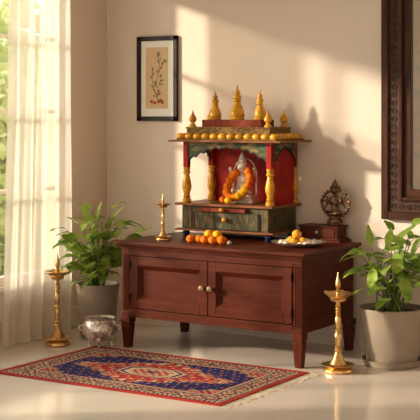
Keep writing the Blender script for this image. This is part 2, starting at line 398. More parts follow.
ca.data.foreach_set('color', np.concatenate([CC.reshape(-1, 3), np.ones((nx * ny, 1))], 1).astype(np.float32).ravel())
rm = bpy.data.materials.new('knotted_wool_pile'); rm.use_nodes = True
b_ = rm.node_tree.nodes['Principled BSDF']; b_.inputs['Roughness'].default_value = .95; b_.inputs['Specular IOR Level'].default_value = .15
at = rm.node_tree.nodes.new('ShaderNodeVertexColor'); at.layer_name = 'pattern'
rm.node_tree.links.new(at.outputs['Color'], b_.inputs['Base Color'])
tn = rm.node_tree.nodes.new('ShaderNodeTexNoise'); tn.inputs['Scale'].default_value = 350; bp = rm.node_tree.nodes.new('ShaderNodeBump'); bp.inputs['Strength'].default_value = .5; bp.inputs['Distance'].default_value = .002
rm.node_tree.links.new(tn.outputs[0], bp.inputs['Height']); rm.node_tree.links.new(bp.outputs[0], b_.inputs['Normal'])
me.materials.append(rm)
po = bpy.data.objects.new('pile', me); COL.objects.link(po); po.parent = rug
e = MB()
e.tube([(-RW / 2, -RD / 2, .0040), (RW / 2, -RD / 2, .0040), (RW / 2, RD / 2, .0040), (-RW / 2, RD / 2, .0040), (-RW / 2, -RD / 2, .0040)], .0038, 8)
e.box(-RW / 2, RW / 2, -RD / 2, RD / 2, .0008, .0048)
e.build('bound_edge', M['redwool'], rug)
rn = random.Random(5)
for sx in (-1, 1):
    fr = MB(); n = 72
    for k in range(n):
        y = -RD / 2 + .004 + (RD - .008) * k / (n - 1); L_ = rn.uniform(.045, .075) * (1 if sx > 0 else .55)
        a = rn.gauss(0, .30); x = sx * RW / 2
        for q in range(2):
            da = rn.gauss(0, .12)
            fr.tube([(x, y, .004), (x + sx * L_ * .4, y + math.sin(a) * L_ * .3, .0032), (x + sx * L_ * math.cos(a), y + math.sin(a + da) * L_, .0026)], [.0016, .0013, .0018], 5)
    fr.build('fringe', M['cotton'], rug)

# ------------------------------------------------------------------ brass oil lamps
def oil_lamp(loc, H, R, label, rb, spin=0.):
    t = tag(empty('oil_lamp', loc, spin), label, 'oil lamp')
    h = H
    base = [(R * .90, 0), (R * 1.0, .012 * h), (R * .98, .035 * h), (R * .80, .052 * h), (R * .66, .062 * h), (R * 1.12, .070 * h), (R * 1.20, .080 * h), (R * 1.10, .084 * h), (R * .62, .086 * h),
            (R * .56, .10 * h), (R * .42, .13 * h), (R * .30, .17 * h), (R * .2, .20 * h)]
    MB().lathe(base, seg=48, rf=lambda a, i, r: 1 + (.045 * abs(math.sin(4 * a)) if i < 5 else 0)).build('base', M['brass'], t)
    r0 = R * .2
    prof = [(r0, .20 * h), (r0 * 1.45, .212 * h), (r0 * 1.45, .222 * h), (r0 * .95, .235 * h), (r0 * 1.3, .25 * h), (r0 * .85, .265 * h), (r0 * .95, .30 * h), (r0 * 1.35, .35 * h), (r0 * 1.30, .375 * h), (r0 * .8, .40 * h),
            (r0 * 1.35, .412 * h), (r0 * 1.35, .422 * h), (r0 * .8, .435 * h), (r0 * .9, .48 * h), (r0 * 1.15, .53 * h), (r0 * .7, .56 * h), (r0 * 1.15, .57 * h), (r0 * .7, .585 * h), (r0 * 1.1, .60 * h), (r0 * .7, .615 * h), (r0 * 1.1, .63 * h),
            (r0 * .7, .645 * h), (r0 * 1.1, .66 * h), (r0 * .7, .675 * h), (r0 * .8, .70 * h)]
    MB().lathe(prof, seg=24).build('stem', M['brass'], t)
    dish = [(r0 * .8, .70 * h), (R * .50, .715 * h), (R * .58, .735 * h), (R * .50, .745 * h), (R * .72, .757 * h), (R * .92, .785 * h), (R * 1.0, .792 * h), (R * .95, .797 * h), (R * .70, .772 * h), (r0, .768 * h), (r0 * .7, .785 * h)]
    def sp(a, i, r): return 1 + (.22 * max(0, math.cos(5 * a)) ** 6 if 5 <= i <= 7 else 0)
    def zf(a, i, r): return (.008 * h * max(0, math.cos(5 * a)) ** 4 if 5 <= i <= 7 else 0)
    MB().lathe(dish, seg=60, rf=sp, zf=zf).build('oil_dish', M['brass'], t)
    fin = [(r0 * .75, .768 * h), (r0 * .6, .80 * h), (r0 * .95, .812 * h), (r0 * .55, .828 * h), (r0 * .85, .85 * h), (r0 * 1.0, .872 * h), (r0 * .8, .91 * h), (r0 * .45, .94 * h), (r0 * .4, .955 * h), (r0 * .28, .975 * h), (r0 * .08, h)]
    MB().lathe(fin, seg=20).build('finial', M['brass'], t)
    return t
oil_lamp((-1.541, -.187, 0), .555, .072, 'tall brass oil lamp on the floor in front of the curtain', 1)
oil_lamp((.232, .006, 0), .535, .076, 'tall brass oil lamp on the floor by the cabinet\'s right front leg', 1, .5)
oil_lamp((-1.005, .15, .631), .272, .044, 'small brass oil lamp on the cabinet top left of the shrine', 1, .3)

# ------------------------------------------------------------------ silver footed bowl
bw = tag(empty('footed_bowl', (-1.300, -.085, 0)), 'round engraved silver bowl on three small feet by the rug corner', 'bowl')
prof = [(.012, .034), (.045, .036), (.078, .050), (.101, .080), (.107, .106), (.101, .134), (.087, .152), (.082, .158), (.091, .168), (.093, .173), (.090, .173), (.080, .162), (.085, .150), (.098, .133), (.103, .106), (.097, .080), (.074, .054), (.043, .040), (.012, .038)]
MB().lathe(prof, seg=64, rf=lambda a, i, r: 1 + (.012 * math.sin(24 * a) if 3 <= i <= 6 else 0)).build('bowl_body', M['silver'], bw)
for k, a in enumerate((-1.0, -1.0 + 2.094, -1.0 + 4.189)):
    z0 = .0075 if k == 0 else 0.
    dx, dy = math.cos(a), math.sin(a)
    MB().tube([(dx * .064, dy * .064, .060), (dx * .080, dy * .080, .045), (dx * .078, dy * .078, .025), (dx * .074, dy * .074, z0 + .010), (dx * .080, dy * .080, z0 + .0002)], [.018, .014, .008, .006, .009], 10).build('foot', M['silver'], bw)
for s in (-1, 1):
    u = Vector((.84, .53, 0)) * s
    MB().tube([u * .100 + Vector((0, 0, .122)), u * .118 + Vector((0, 0, .126)), u * .126 + Vector((0, 0, .112)), u * .118 + Vector((0, 0, .098)), u * .102 + Vector((0, 0, .094))], .0042, 8).build('handle', M['silver'], bw)

# ------------------------------------------------------------------ potted plants
def leaf(f, base, dirv, L_, W_, droop, roll, rn):
    d = Vector(dirv).normalized(); side = d.cross(Vector((0, 0, 1)))
    side = side.normalized() if side.length > .05 else Vector((1, 0, 0))
    side = (Matrix.Rotation(roll, 3, d) @ side); nrm = side.cross(d).normalized()
    n = 9; p = Vector(base); cur_d = d.copy(); rows = []
    for i in range(n + 1):
        t = i / n
        w = W_ * .5 * (math.sin(PI * min(1, t ** .78)) ** .85 if 0 < t < 1 else 0) * (1.0 - .12 * t)
        wv = .06 * W_ * math.sin(t * 9 + roll * 5)
        if i in (0, n): rows.append([f.bm.verts.new(p)])
        else: rows.append([f.bm.verts.new(p + side * (w * q) + nrm * (abs(q) * w * .18 + (wv if abs(q) == 1 else 0) * q)) for q in (-1, -.55, 0, .55, 1)])
        cur_d = (Matrix.Rotation(-droop / n, 3, side) @ cur_d); nrm = side.cross(cur_d).normalized(); p = p + cur_d * (L_ / n)
    for a, b in zip(rows, rows[1:]):
        if len(a) == 1:
            for k in range(4): f.bm.faces.new((a[0], b[k + 1], b[k]))
        elif len(b) == 1:
            for k in range(4): f.bm.faces.new((a[k], a[k + 1], b[0]))
        else:
            for k in range(4): f.bm.faces.new((a[k], a[k + 1], b[k + 1], b[k]))
def plant(loc, R, Rb, Hp, label, seed, stems, saucer, extra, lscale=1., lim=None):
    rn = random.Random(seed)
    t = tag(empty('potted_plant', loc), label, 'potted plant')
    z0 = .004
    if saucer:
        MB().lathe([(R * .74, 0), (R * .84, .004), (R * .90, .030), (R * .92, .036), (R * .89, .037), (R * .84, .014), (R * .1, .010)], seg=56).build('saucer', M['pot'], t); z0 = .0145
    MB().lathe([(Rb * .94, z0), (Rb, z0 + .008), (R * .97, Hp - .035), (R * 1.0, Hp - .012), (R * 1.0, Hp - .003), (R * .985, Hp), (R * .92, Hp), (R * .905, Hp - .006), (R * .90, Hp - .05), (R * .5, Hp - .055)], seg=64).build('pot', M['pot'], t)
    so = MB().lathe([(R * .02, Hp - .020), (R * .45, Hp - .022), (R * .88, Hp - .030), (R * .88, Hp - .045), (R * .02, Hp - .05)], seg=40).build('soil', M['soil'], t)
    st = MB(); f = MB()
    U = Vector((.845, .535, 0)); V = Vector((.535, -.845, 0))   # across the plant and towards the room
    def add_stem(tip, nl):
        a = rn.random() * 6.28; rr = rn.random() * R * .5
        p0 = Vector((rr * math.cos(a), rr * math.sin(a), Hp - .03)); tip = Vector(tip)
        mid = p0.lerp(tip, .5); mid.x = p0.x + (tip.x - p0.x) * .3; mid.y = p0.y + (tip.y - p0.y) * .3
        pts = []
        for k in range(9):
            s = k / 8; pts.append((1 - s) ** 2 * p0 + 2 * s * (1 - s) * mid + s * s * tip)
        st.tube(pts, [.0042 - .0022 * k / 8 for k in range(9)], 6)
        out = (tip - p0); out.z = 0; oa = math.atan2(out.y, out.x)
        for k in range(nl):
            s = .48 + .52 * (k + 1) / nl; i = min(7, int(s * 8)); p = pts[i].lerp(pts[i + 1], min(1, s * 8 - i)) if s < 1 else pts[8]
            la = oa + (k % 2 * 2 - 1) * rn.uniform(.6, 1.7) if k < nl - 1 else oa + rn.uniform(-.4, .4)
            el = rn.uniform(.15, 1.05) if k == nl - 1 else rn.uniform(-.1, .85)
            d = Vector((math.cos(la) * math.cos(el), math.sin(la) * math.cos(el), math.sin(el)))
            pl = rn.uniform(.012, .03); q = p + d * pl
            L_ = rn.uniform(.105, .155) * lscale
            if lim:
                e = q + d * L_
                if not lim(e): d = Vector((d.x * -.2 + .25, d.y * .3 - .3, abs(d.z) + .5)).normalized(); q = p + d * pl; L_ *= .8
            st.tube([p, q], .0016, 5)
            leaf(f, q, d, L_, L_ * rn.uniform(.46, .57), rn.uniform(.35, 1.3), rn.uniform(-.55, .55), rn)
    for s in stems: add_stem(U * s[0] + V * s[1] + Vector((0, 0, s[2])), s[3] if len(s) > 3 else 4)
    for (b0, dv, L_, W_, dr, ro) in extra:
        bb = U * b0[0] + V * b0[1] + Vector((0, 0, b0[2])); dd = U * dv[0] + V * dv[1] + Vector((0, 0, dv[2]))
        pp = Vector((bb.x * .15, bb.y * .15, Hp - .03)); mm = pp.lerp(bb, .6); mm.x *= .6; mm.y *= .6
        st.tube([pp, mm, bb], [.004, .003, .0018], 6)
        leaf(f, bb, dd, L_, W_, dr, ro, rn)
    st.build('stems', M['stem'], t); f.build('foliage', M['leaf'], t, angle=180)
    return t
# offsets: across (m, + right as seen), towards the room (m), height (m)
left_stems = [(-.12, .08, .58, 5), (-.08, .03, .66, 5), (-.03, -.03, .77, 5), (.03, .04, .72, 5), (.08, -.02, .78, 5), (.13, -.03, .70, 4), (-.12, .06, .50, 4), (-.05, .09, .52, 5), (.02, .10, .50, 5), (.09, .05, .56, 5),
              (.05, .08, .60, 5), (-.02, .06, .62, 5), (.15, .0, .60, 4), (0, .04, .46, 4), (.05, .11, .44, 4), (-.08, .1, .44, 4), (.11, .08, .47, 4), (-.02, .13, .42, 4)]
left_extra = [((-.18, .10, .68), (-1, .6, .45), .12, .06, .8, .1), ((-.15, .13, .60), (-1, .6, .2), .13, .068, .8, -.3), ((-.02, .1, .64), (.2, .5, .8), .15, .068, .8, .3), ((.05, .12, .58), (.5, .6, .4), .15, .065, .9, -.2), ((-.04, .08, .70), (-.6, .4, .7), .14, .062, .7, -.3), ((.06, .06, .68), (.3, .5, .9), .14, .058, .7, .2), ((-.12, .1, .48), (-.8, .6, .1), .13, .06, .9, .2),
              ((-.15, .12, .66), (-1, .5, .25), .11, .055, .7, .2), ((-.12, .14, .52), (-1, .5, .35), .13, .06, 1.1, -.2), ((-.06, 0, .72), (-.25, .1, 1), .125, .05, .3, .9), ((.0, 0, .74), (.1, 0, 1), .11, .045, .3, .6),
              ((.09, .02, .72), (.5, .1, 1), .12, .045, .4, .5), ((.21, -.10, .62), (1, -.1, .7), .14, .055, .5, .3), ((-.09, .1, .60), (-.2, .4, .1), .15, .055, .6, .1), ((-.04, .12, .40), (-.7, .3, -.1), .09, .04, .3, .1)]
plant((-1.49, .14, 0), .135, .105, .338, 'leafy green potted plant left of the cabinet beside the curtain', 11, left_stems, False, left_extra, 1.12,
      lambda e: e.x > -.17 and not (e.x > .25 and e.z < .70) and e.y < .45)
right_stems = [(-.12, .04, .52, 5), (-.15, .02, .62, 5), (-.05, .03, .64, 5), (0, -.03, .72, 5), (.05, .0, .70, 5), (.11, -.02, .68, 5), (.17, 0, .62, 5), (-.08, .10, .50, 5), (.0, .12, .50, 5), (.06, .08, .58, 5),
               (.13, .08, .52, 5), (.2, .04, .52, 4), (-.02, .08, .60, 5), (.05, .14, .44, 4), (.10, .0, .74, 4), (.18, -.04, .70, 4)]
right_extra = [((-.04, .12, .58), (-.3, .8, .5), .16, .075, .8, .2), ((.12, .14, .60), (.6, .6, .5), .16, .07, .8, -.2), ((.04, .08, .66), (-.4, .5, .8), .15, .065, .7, .3), ((.17, .08, .66), (.5, .4, .7), .15, .065, .7, -.2),
               ((-.17, .05, .60), (-1, .2, .15), .125, .06, .6, .3), ((-.16, .09, .53), (-1, .4, .25), .14, .06, 1.0, -.3), ((-.12, .13, .55), (-.15, .5, -.8), .15, .065, .2, .2), ((-.12, .0, .65), (-.05, 0, 1), .13, .05, .25, .9),
               ((-.02, .02, .64), (.0, .1, 1), .13, .062, .3, .5), ((.02, .0, .68), (.7, .1, .75), .15, .05, .3, .6), ((.04, .12, .50), (.1, .5, -.5), .16, .075, .3, .1), ((.10, .1, .62), (.1, .3, 1), .13, .05, .6, .3), ((-.14, .1, .44), (-1, .3, -.1), .11, .05, .5, .1)]
plant((.392, .350, 0), .184, .138, .318, 'leafy green potted plant with saucer below the carved mirror', 23, right_stems, True, right_extra, 1.06,
      lambda e: e.x > -.30 and e.y < .30)

# ------------------------------------------------------------------ flowers
def marigold_mesh(r, mname):
    m = MB(); seg, rows = 36, 16; prof = []
    for i in range(rows + 1):
        a = -PI / 2 + PI * i / rows; prof.append((max(.0006, r * math.cos(a)), r * .88 * math.sin(a)))
    m.lathe(prof, seg=seg, rf=lambda a, i, rr: 1 + .11 * math.sin(9 * a + (i % 2) * PI) * (1 if 1 < i < rows else 0) + .05 * math.sin(i * 2.6), zf=lambda a, i, rr: .04 * r * math.sin(9 * a + (i % 2) * PI) if 1 < i < rows else 0)
    return m
def marigold(loc, r, m, label, group=None, cat='flower', name='marigold'):
    o = marigold_mesh(r, m).build(name, M[m], loc=loc, angle=180); o.rotation_euler = (random.uniform(-.3, .3), random.uniform(-.3, .3), random.random() * 3)
    return tag(o, label, cat, group)
G1 = 'loose marigold heads on the cabinet top'
zt_ = .631
ml = ['orange marigold head at the left end of the row under the shrine', 'second orange marigold head from the left on the cabinet top', 'middle orange marigold head in the row on the cabinet top',
      'orange marigold head just left of the largest right-hand one on the cabinet top', 'orange marigold head at the right end of the row on the cabinet top']
for (x, y, r), l in zip(((-.772, .095, .025), (-.722, .115, .025), (-.670, .090, .026), (-.615, .090, .026), (-.556, .095, .028)), ml):
    marigold((x, y, zt_ + r * .93), r, 'marigold', l, G1)
marigold((-.676, .146, zt_ + .052), .027, 'marigold_y', 'yellow marigold head resting behind and above the orange row, left one', G1)
marigold((-.618, .148, zt_ + .050), .027, 'marigold_y', 'yellow marigold head resting behind and above the orange row, right one', G1)
marigold((-.514, .105, zt_ + .0135), .014, 'white_sweet', 'tiny cream flower bud right of the orange marigold row', None, 'flower', 'flower_bud')

# ------------------------------------------------------------------ shrine
SX, SY, SZ = -.685, .50, .631
sh = tag(empty('home_shrine', (SX, SY, SZ)), 'painted wooden home shrine with turned pillars and gilt finials on the cabinet', 'shrine')
def B(x0, x1, y0, y1, z0, z1): return (x0 - SX, x1 - SX, y0 - SY, y1 - SY, z0 - SZ, z1 - SZ)
XL, XR, YF, YB = -1.035, -.355, .33, .685
for x in (-.985, -.405):
    for y in (.372, .645):
        MB().lathe([(.020, 0), (.023, .004), (.023, .012), (.016, .017), (.024, .024), (.024, .034), (.018, .038), (.019, .0449)], c=(x - SX, y - SY, 0), seg=20).build('foot', M['blue'], sh)
MB().box(*B(XL - .005, XR + .005, YF - .005, YB, .676, .687)).build('lower_board', M['terra'], sh, smooth=False, bevel=.002)
MB().box(*B(-1.000, -.388, .352, .675, .687, .829)).build('base_chest', M['green'], sh, smooth=False, bevel=.002)
dr = MB().box(*B(-.905, -.462, .343, .353, .694, .792)).build('drawer', M['green'], sh, smooth=False, bevel=.002)
MB().box(*B(-.915, -.452, .345, .3525, .690, .6945)).box(*B(-.915, -.910, .345, .3525, .690, .792)).box(*B(-.457, -.452, .345, .3525, .690, .792)).build('drawer_edge', M['edge'], dr, smooth=False)
MB().ell((0, -.012, 0), (.017, .015, .017), 3).tube([(0, 0, 0), (0, .012, 0)], .007, 10).build('knob', M['yellow'], dr, loc=(-.682 - SX, .335 - SY, .752 - SZ))
tr_ = MB().box(*B(-.862, -.535, .322, .354, .797, .820)).build('tray_slide', M['redtier'], sh, smooth=False, bevel=.002)
MB().ell((0, -.010, 0), (.014, .012, .014), 3).tube([(0, 0, 0), (0, .012, 0)], .006, 10).build('knob', M['yellow'], tr_, loc=(-.690 - SX, .312 - SY, .812 - SZ))
for x0, x1 in ((-.998, -.93), (-.44, -.392)):
    MB().box(*B(x0, x1, .346, .3525, .694, .822)).build('corner_block', M['green'], sh, smooth=False, bevel=.0015)
MB().box(*B(XL - .003, XR + .003, YF - .008, YB, .829, .843)).build('altar_shelf', M['terra'], sh, smooth=False, bevel=.002)
PZ0, PZ1 = .843, 1.215
def pillar(x, y):
    c = (x - SX, y - SY, PZ0 - SZ)
    MB().lathe([(.026, 0), (.027, .004), (.027, .022), (.018, .028), (.024, .036), (.018, .046), (.020, .060), (.028, .085), (.029, .105), (.024, .135), (.018, .160), (.016, .172), (.023, .180), (.023, .188), (.017, .196), (.021, .204), (.021, .218)],
               c=c, seg=24).build('pillar', M['yellow'], sh)
    MB().box(c[0] - .017, c[0] + .017, c[1] - .017, c[1] + .017, PZ0 - SZ + .218, PZ1 - SZ).build('pillar_top', M['red'], sh, smooth=False, bevel=.003)
for x in (-.978, -.392):
    for y in (.368, .655): pillar(x, y)
MB().box(*B(-.972, -.41, .672, .682, .843, PZ1)).build('back_panel', M['red'], sh, smooth=False)
MB().box(*B(-.388, -.378, .385, .64, .843, PZ1)).build('side_panel', M['red'], sh, smooth=False)
def scallop(x0, x1, depth, n=5, top=0.0, mid=.035):     # pointed multi-lobed arch edge, returns heights below the eave
    pts = []; N_ = 60
    for i in range(N_ + 1):
        t = i / N_; s = abs(2 * t - 1)
        env = mid + (depth - mid) * s ** 2.2
        lobe = .014 * abs(math.sin(PI * n * (1 - s) + .0)) * (1 if s > .12 else .3)
        pts.append((x0 + (x1 - x0) * t, -(env - lobe + (.012 if s > .97 else 0) - (.014 * max(0, 1 - s / .12)))))
    return pts
def arch(a0, a1, t0, t1, axis, depth):
    e = scallop(a0, a1, depth); zt = PZ1 - SZ
    top = [(p[0], zt) for p in e]; bot = [(p[0], zt + p[1]) for p in e]
    o = MB().strip(top, bot, t0, t1, axis).build('arch_valance', M['arch'], sh, smooth=False)
    lo = [(p[0], p[1] - .010) for p in bot]
    MB().strip([(p[0], p[1] + .0005) for p in bot], lo, t0 - .002, t1 + .002, axis).build('arch_edge', M['edge'], o, smooth=False)
arch(-.962 - SX, -.408 - SX, .358 - SY, .368 - SY, 'y', .115)
arch(.385 - SY, .640 - SY, -.388 - SX + .011, -.378 - SX + .009, 'x', .12)
arch(.385 - SY, .640 - SY, -.985 - SX, -.975 - SX, 'x', .12)
MB().box(*B(-.95, -.41, .37, .67, 1.200, 1.213)).build('roof_underside', M['olive'], sh, smooth=False)
MB().box(*B(-1.072, -.285, .300, .690, 1.215, 1.227)).build('eave_board', M['terra'], sh, smooth=False, bevel=.003)
MB().box(*B(-1.035, -.335, .335, .688, 1.227, 1.236)).build('roof_step', M['olive'], sh, smooth=False, bevel=.002)
def petal(x, y, rz):
    o = MB().ell((0, 0, 0), (.028, .024, .022), 3).build('lotus_petal', M['yellow'], sh, loc=(x - SX, y - SY, 1.248 - SZ)); o.rotation_euler = (0, 0, rz)
n = 12
for k in range(n): petal(-1.012 + (.656) * k / (n - 1), .352, 0)
for k in range(1, 7): petal(-.356, .352 + .048 * k, PI / 2); petal(-1.012, .352 + .048 * k, PI / 2)
T1 = (-.985, -.398, .375, .625); T2 = (-.905, -.485, .425, .580)
MB().box(*B(T1[0], T1[1], T1[2], T1[3], 1.236, 1.305)).build('roof_tier', M['olive'], sh, smooth=False, bevel=.002)
MB().box(*B(T1[0] - .004, T1[1] + .004, T1[2] - .004, T1[3] + .004, 1.2955, 1.3065)).build('tier_moulding', M['olive'], sh, smooth=False, bevel=.002)
MB().box(*B(T2[0], T2[1], T2[2], T2[3], 1.3065, 1.350)).build('roof_tier', M['redtier'], sh, smooth=False, bevel=.002)
def finial(x, y, z, h, R):
    prof = [(R * .95, 0), (R * 1.0, .03 * h), (R * .88, .07 * h), (R * 1.02, .12 * h), (R * 1.0, .17 * h), (R * .80, .33 * h), (R * .52, .44 * h), (R * .42, .49 * h), (R * .60, .52 * h), (R * .42, .56 * h), (R * .58, .62 * h), (R * .55, .67 * h),
            (R * .28, .73 * h), (R * .42, .765 * h), (R * .40, .80 * h), (R * .18, .85 * h), (R * .12, .93 * h), (R * .03, h)]
    MB().lathe(prof, c=(x - SX, y - SY, z - SZ), seg=28).build('finial', M['yellow'], sh)
def small_finial(x, y):
    R, h = .024, .105
    prof = [(R * .9, 0), (R * .9, .08 * h), (R * .55, .16 * h), (R * .45, .24 * h), (R * .95, .36 * h), (R * 1.0, .46 * h), (R * .75, .60 * h), (R * .35, .74 * h), (R * .2, .86 * h), (R * .04, h)]
    MB().lathe(prof, c=(x - SX, y - SY, 1.3065 - SZ), seg=24).build('corner_finial', M['yellow'], sh)
finial(-.855, .50, 1.350, .178, .038); finial(-.697, .50, 1.350, .215, .045); finial(-.537, .50, 1.350, .183, .036)
for x in (-.955, -.425):
    for y in (.400, .598): small_finial(x, y)

# idol inside the shrine
idx_, idy = -.672, .520
idol = tag(empty('deity_figurine', (idx_, idy, .8435)), 'seated silver deity figurine draped in marigolds inside the shrine', 'figurine')
MB().box(-.075, .075, -.045, .05, 0, .016).box(-.066, .066, -.038, .045, .016, .030).box(-.058, .058, -.032, .04, .030, .042).build('plinth', M['silver_idol'], idol, smooth=False, bevel=.002)
g = MB(); z = .042
g.ell((0, 0, z + .012), (.056, .036, .014)); g.tube([(-.045, -.008, z + .020), (0, -.036, z + .016), (.030, -.03, z + .014)], [.016, .013, .010]); g.tube([(.045, -.008, z + .020), (0, -.030, z + .020), (-.030, -.034, z + .012)], [.016, .013, .010])
g.ell((0, 0, z + .045), (.032, .027, .035)); g.ell((0, -.002, z + .083), (.036, .024, .028)); g.ell((0, -.002, z + .104), (.020, .016, .014))
g.tube([(0, 0, z + .10), (0, -.004, z + .125)], .012); g.ell((0, -.006, z + .138), (.021, .020, .025)); g.ell((0, -.026, z + .134), (.005, .008, .006)); 
g.ell((-.022, -.002, z + .134), (.007, .006, .012)); g.ell((.022, -.002, z + .134), (.007, .006, .012))
g.lathe([(.022, 0), (.025, .008), (.018, .018), (.020, .026), (.013, .038), (.014, .044), (.006, .056), (.002, .066)], c=(0, -.002, z + .150), seg=18)
for s in (-1, 1):
    g.tube([(s * .032, 0, z + .095), (s * .052, -.004, z + .072), (s * .048, -.030, z + .052)], [.012, .010, .008]); g.ell((s * .046, -.036, z + .054), (.009, .007, .011))
    g.tube([(s * .032, .006, z + .098), (s * .060, .008, z + .090), (s * .064, -.002, z + .122)], [.011, .009, .007]); g.ell((s * .064, -.004, z + .130), (.009, .007, .010))
remesh(g.build('idol_body', M['silver_idol'], idol), .0028, 1)
idol.scale = (1.32, 1.1, 1.20)
MB().tube([(.064 * math.cos(a), .028, z + .085 + .098 * math.sin(a)) for a in [(-.35 + (PI + .7) * k / 24) for k in range(25)]], .0036, 8).tube([(-.06, .028, 0.04), (-.062, .028, z + .055)], .0055).tube([(.06, .028, .04), (.062, .028, z + .055)], .0055).build('halo_arch', M['silver_idol'], idol)
# garland: strung marigolds as its flower parts
gar = tag(empty('marigold_garland', (idx_ + .013, idy - .050, .905)), 'garland of orange and yellow marigolds hung around the silver deity figurine', 'garland')
gp = [(-.040, .016, .118), (-.058, .010, .098), (-.072, -.004, .070), (-.080, -.016, .038), (-.078, -.026, .004), (-.060, -.036, -.016), (-.036, -.042, -.030),
      (.050, .016, .128), (.064, .010, .100), (.068, .0, .072), (.062, -.012, .046), (.050, -.022, .022), (.036, -.032, .000), (.014, -.040, -.016), (-.010, -.043, -.026)]
for k, (x, y, zz) in enumerate(gp):
    r = .0262 if k not in (4, 11) else .028
    o = marigold_mesh(r, '').build('flower_head', M['marigold'] if k < 8 and k != 6 else M['marigold_y'] if k in (11, 12, 13) else M['marigold'], gar, angle=180, loc=(x, y, zz + .002)); o.rotation_euler = (k * .7, k * .4, k)
MB().tube([(x, y + .004, zz) for x, y, zz in [gp[i] for i in (0, 1, 2, 3, 4, 5, 6, 14, 13, 12, 11, 10, 9, 8, 7)]], .002, 6).build('thread', M['cotton'], gar)
marigold((-.738, .405, .8435 + .023), .024, 'marigold', 'loose orange marigold on the shrine shelf, left of its neighbour')
marigold((-.690, .385, .8435 + .021), .0225, 'marigold_y', 'loose yellow-orange marigold on the shrine shelf nearest the tray knob')
MB_ = MB().lathe([(.010, 0), (.016, .002), (.019, .010), (.018, .010), (.013, .004), (.002, .003)], seg=24).build('offering_cup', M['brass'], loc=(-.800, .372, .8435)); tag(MB_, 'tiny brass offering cup on the shrine shelf left of the marigolds', 'cup')

# ------------------------------------------------------------------ plate of sweets
PX, PY = -.150, .268
pl = MB().lathe([(.020, 0), (.075, .0), (.085, .003), (.118, .010), (.150, .024), (.153, .026), (.150, .0275), (.118, .0135), (.085, .0065), (.02, .0045)], seg=96,
                rf=lambda a, i, r: 1 + (.03 * math.cos(18 * a) if 3 <= i <= 7 else 0), zf=lambda a, i, r: .0025 * math.cos(18 * a) if 4 <= i <= 7 else 0).build('sweets_plate', M['silver'], loc=(PX, PY, .631))
tag(pl, 'fluted silver plate of sweets on the right end of the cabinet', 'plate')
pz = .631 + .007
def sweet(x, y, z, r, m, label, group, name, sq=.9):
    o = MB().ell((0, 0, 0), (r, r, r * sq), 3)
    rr = random.Random(int(abs(x * 1e4)))
    for v in o.bm.verts: v.co *= 1 + rr.uniform(-.03, .03)
    return tag(o.build(name, M[m], loc=(x, y, z + r * sq)), label, 'sweet', group)
for dx, dy, dz, r, l in ((-.010, .000, .034, .028, 'large orange laddu on top of the pile on the silver plate'), (-.045, -.005, .0, .026, 'orange laddu at the lower left of the pile on the plate'), (-.006, -.040, .0, .024, 'orange laddu at the front of the pile on the plate'),
                     (.034, -.010, .0, .0245, 'orange laddu at the lower right of the pile on the plate'), (-.010, .038, .0, .024, 'orange laddu at the back of the pile on the plate')):
    sweet(PX + dx, PY + dy, pz + dz, r, 'laddu', l, 'orange laddus on the plate', 'laddu', .92)
rn = random.Random(9)
for k in range(7):
    a = 2.5 + k * .28 + (0 if k < 6 else .1); R_ = .088 if k % 2 == 0 else .100
    sweet(PX + R_ * math.cos(a), PY + R_ * math.sin(a), pz + .0025, .0175 + .002 * rn.random(), 'white_sweet', 'pale cream sweet among the lumps on the left side of the plate', 'cream sweets on the left of the plate', 'milk_sweet', .62)
for k in range(6):
    a = -.95 + k * .30; R_ = .088 if k % 2 == 0 else .100
    o = sweet(PX + R_ * math.cos(a), PY + R_ * math.sin(a), pz + .0025, .0165 + .003 * rn.random(), 'white_sweet', 'white sugar lump on the right side of the plate', 'white sweets on the right of the plate', 'sugar_lump', .68)

# ------------------------------------------------------------------ statue on its box
bxo = tag(empty('pedestal_box', (-.165, .61, .631)), 'small dark wooden box with a metal knob under the bronze statue', 'box')
MB().box(-.150, .146, -.080, .080, 0, .013).box(-.138, .134, -.070, .072, .013, .024).build('base_moulding', M['mahogany'], bxo, smooth=False, bevel=.002)
MB().box(-.128, .120, -.062, .066, .024, .084).build('box_body', M['mahogany'], bxo, smooth=False, bevel=.002)
MB().box(-.137, .129, -.070, .072, .084, .095).build('lid', M['mahogany'], bxo, smooth=False, bevel=.002)
dd = MB().box(-.112, .104, -.066, -.0615, .031, .078).build('drawer', M['mahogany'], bxo, smooth=False, bevel=.001)
MB().ell((0, -.006, 0), .0095, 3).build('knob', M['silver'], dd, loc=(-.008, -.066, .056))
stt = tag(empty('bronze_statue', (-.092, .615, .7265)), 'dark bronze many-armed deity statue in a ring on a small box', 'statue')
MB().lathe([(.050, 0), (.052, .006), (.046, .012), (.048, .020), (.044, .030), (.036, .040), (.038, .050), (.034, .056), (.01, .058)], seg=36, rf=lambda a, i, r: 1 + (.04 * abs(math.sin(8 * a)) if i in (1, 3, 4) else 0)).build('lotus_pedestal', M['bronze'], stt)
g = MB()
g.ell((0, 0, .068), (.048, .026, .016)); g.tube([(-.05, -.004, .078), (-.02, -.022, .070), (.02, -.02, .066)], [.014, .013, .009]); g.tube([(.05, -.004, .078), (.02, -.020, .072), (-.02, -.022, .064)], [.014, .013, .009])
g.ell((0, 0, .098), (.026, .020, .028)); g.ell((0, 0, .138), (.034, .021, .032)); g.ell((0, -.002, .160), (.034, .018, .014))
g.tube([(0, 0, .165), (0, 0, .190)], .011); g.ell((0, -.003, .204), (.020, .020, .024)); g.ell((0, -.022, .202), (.004, .006, .006))
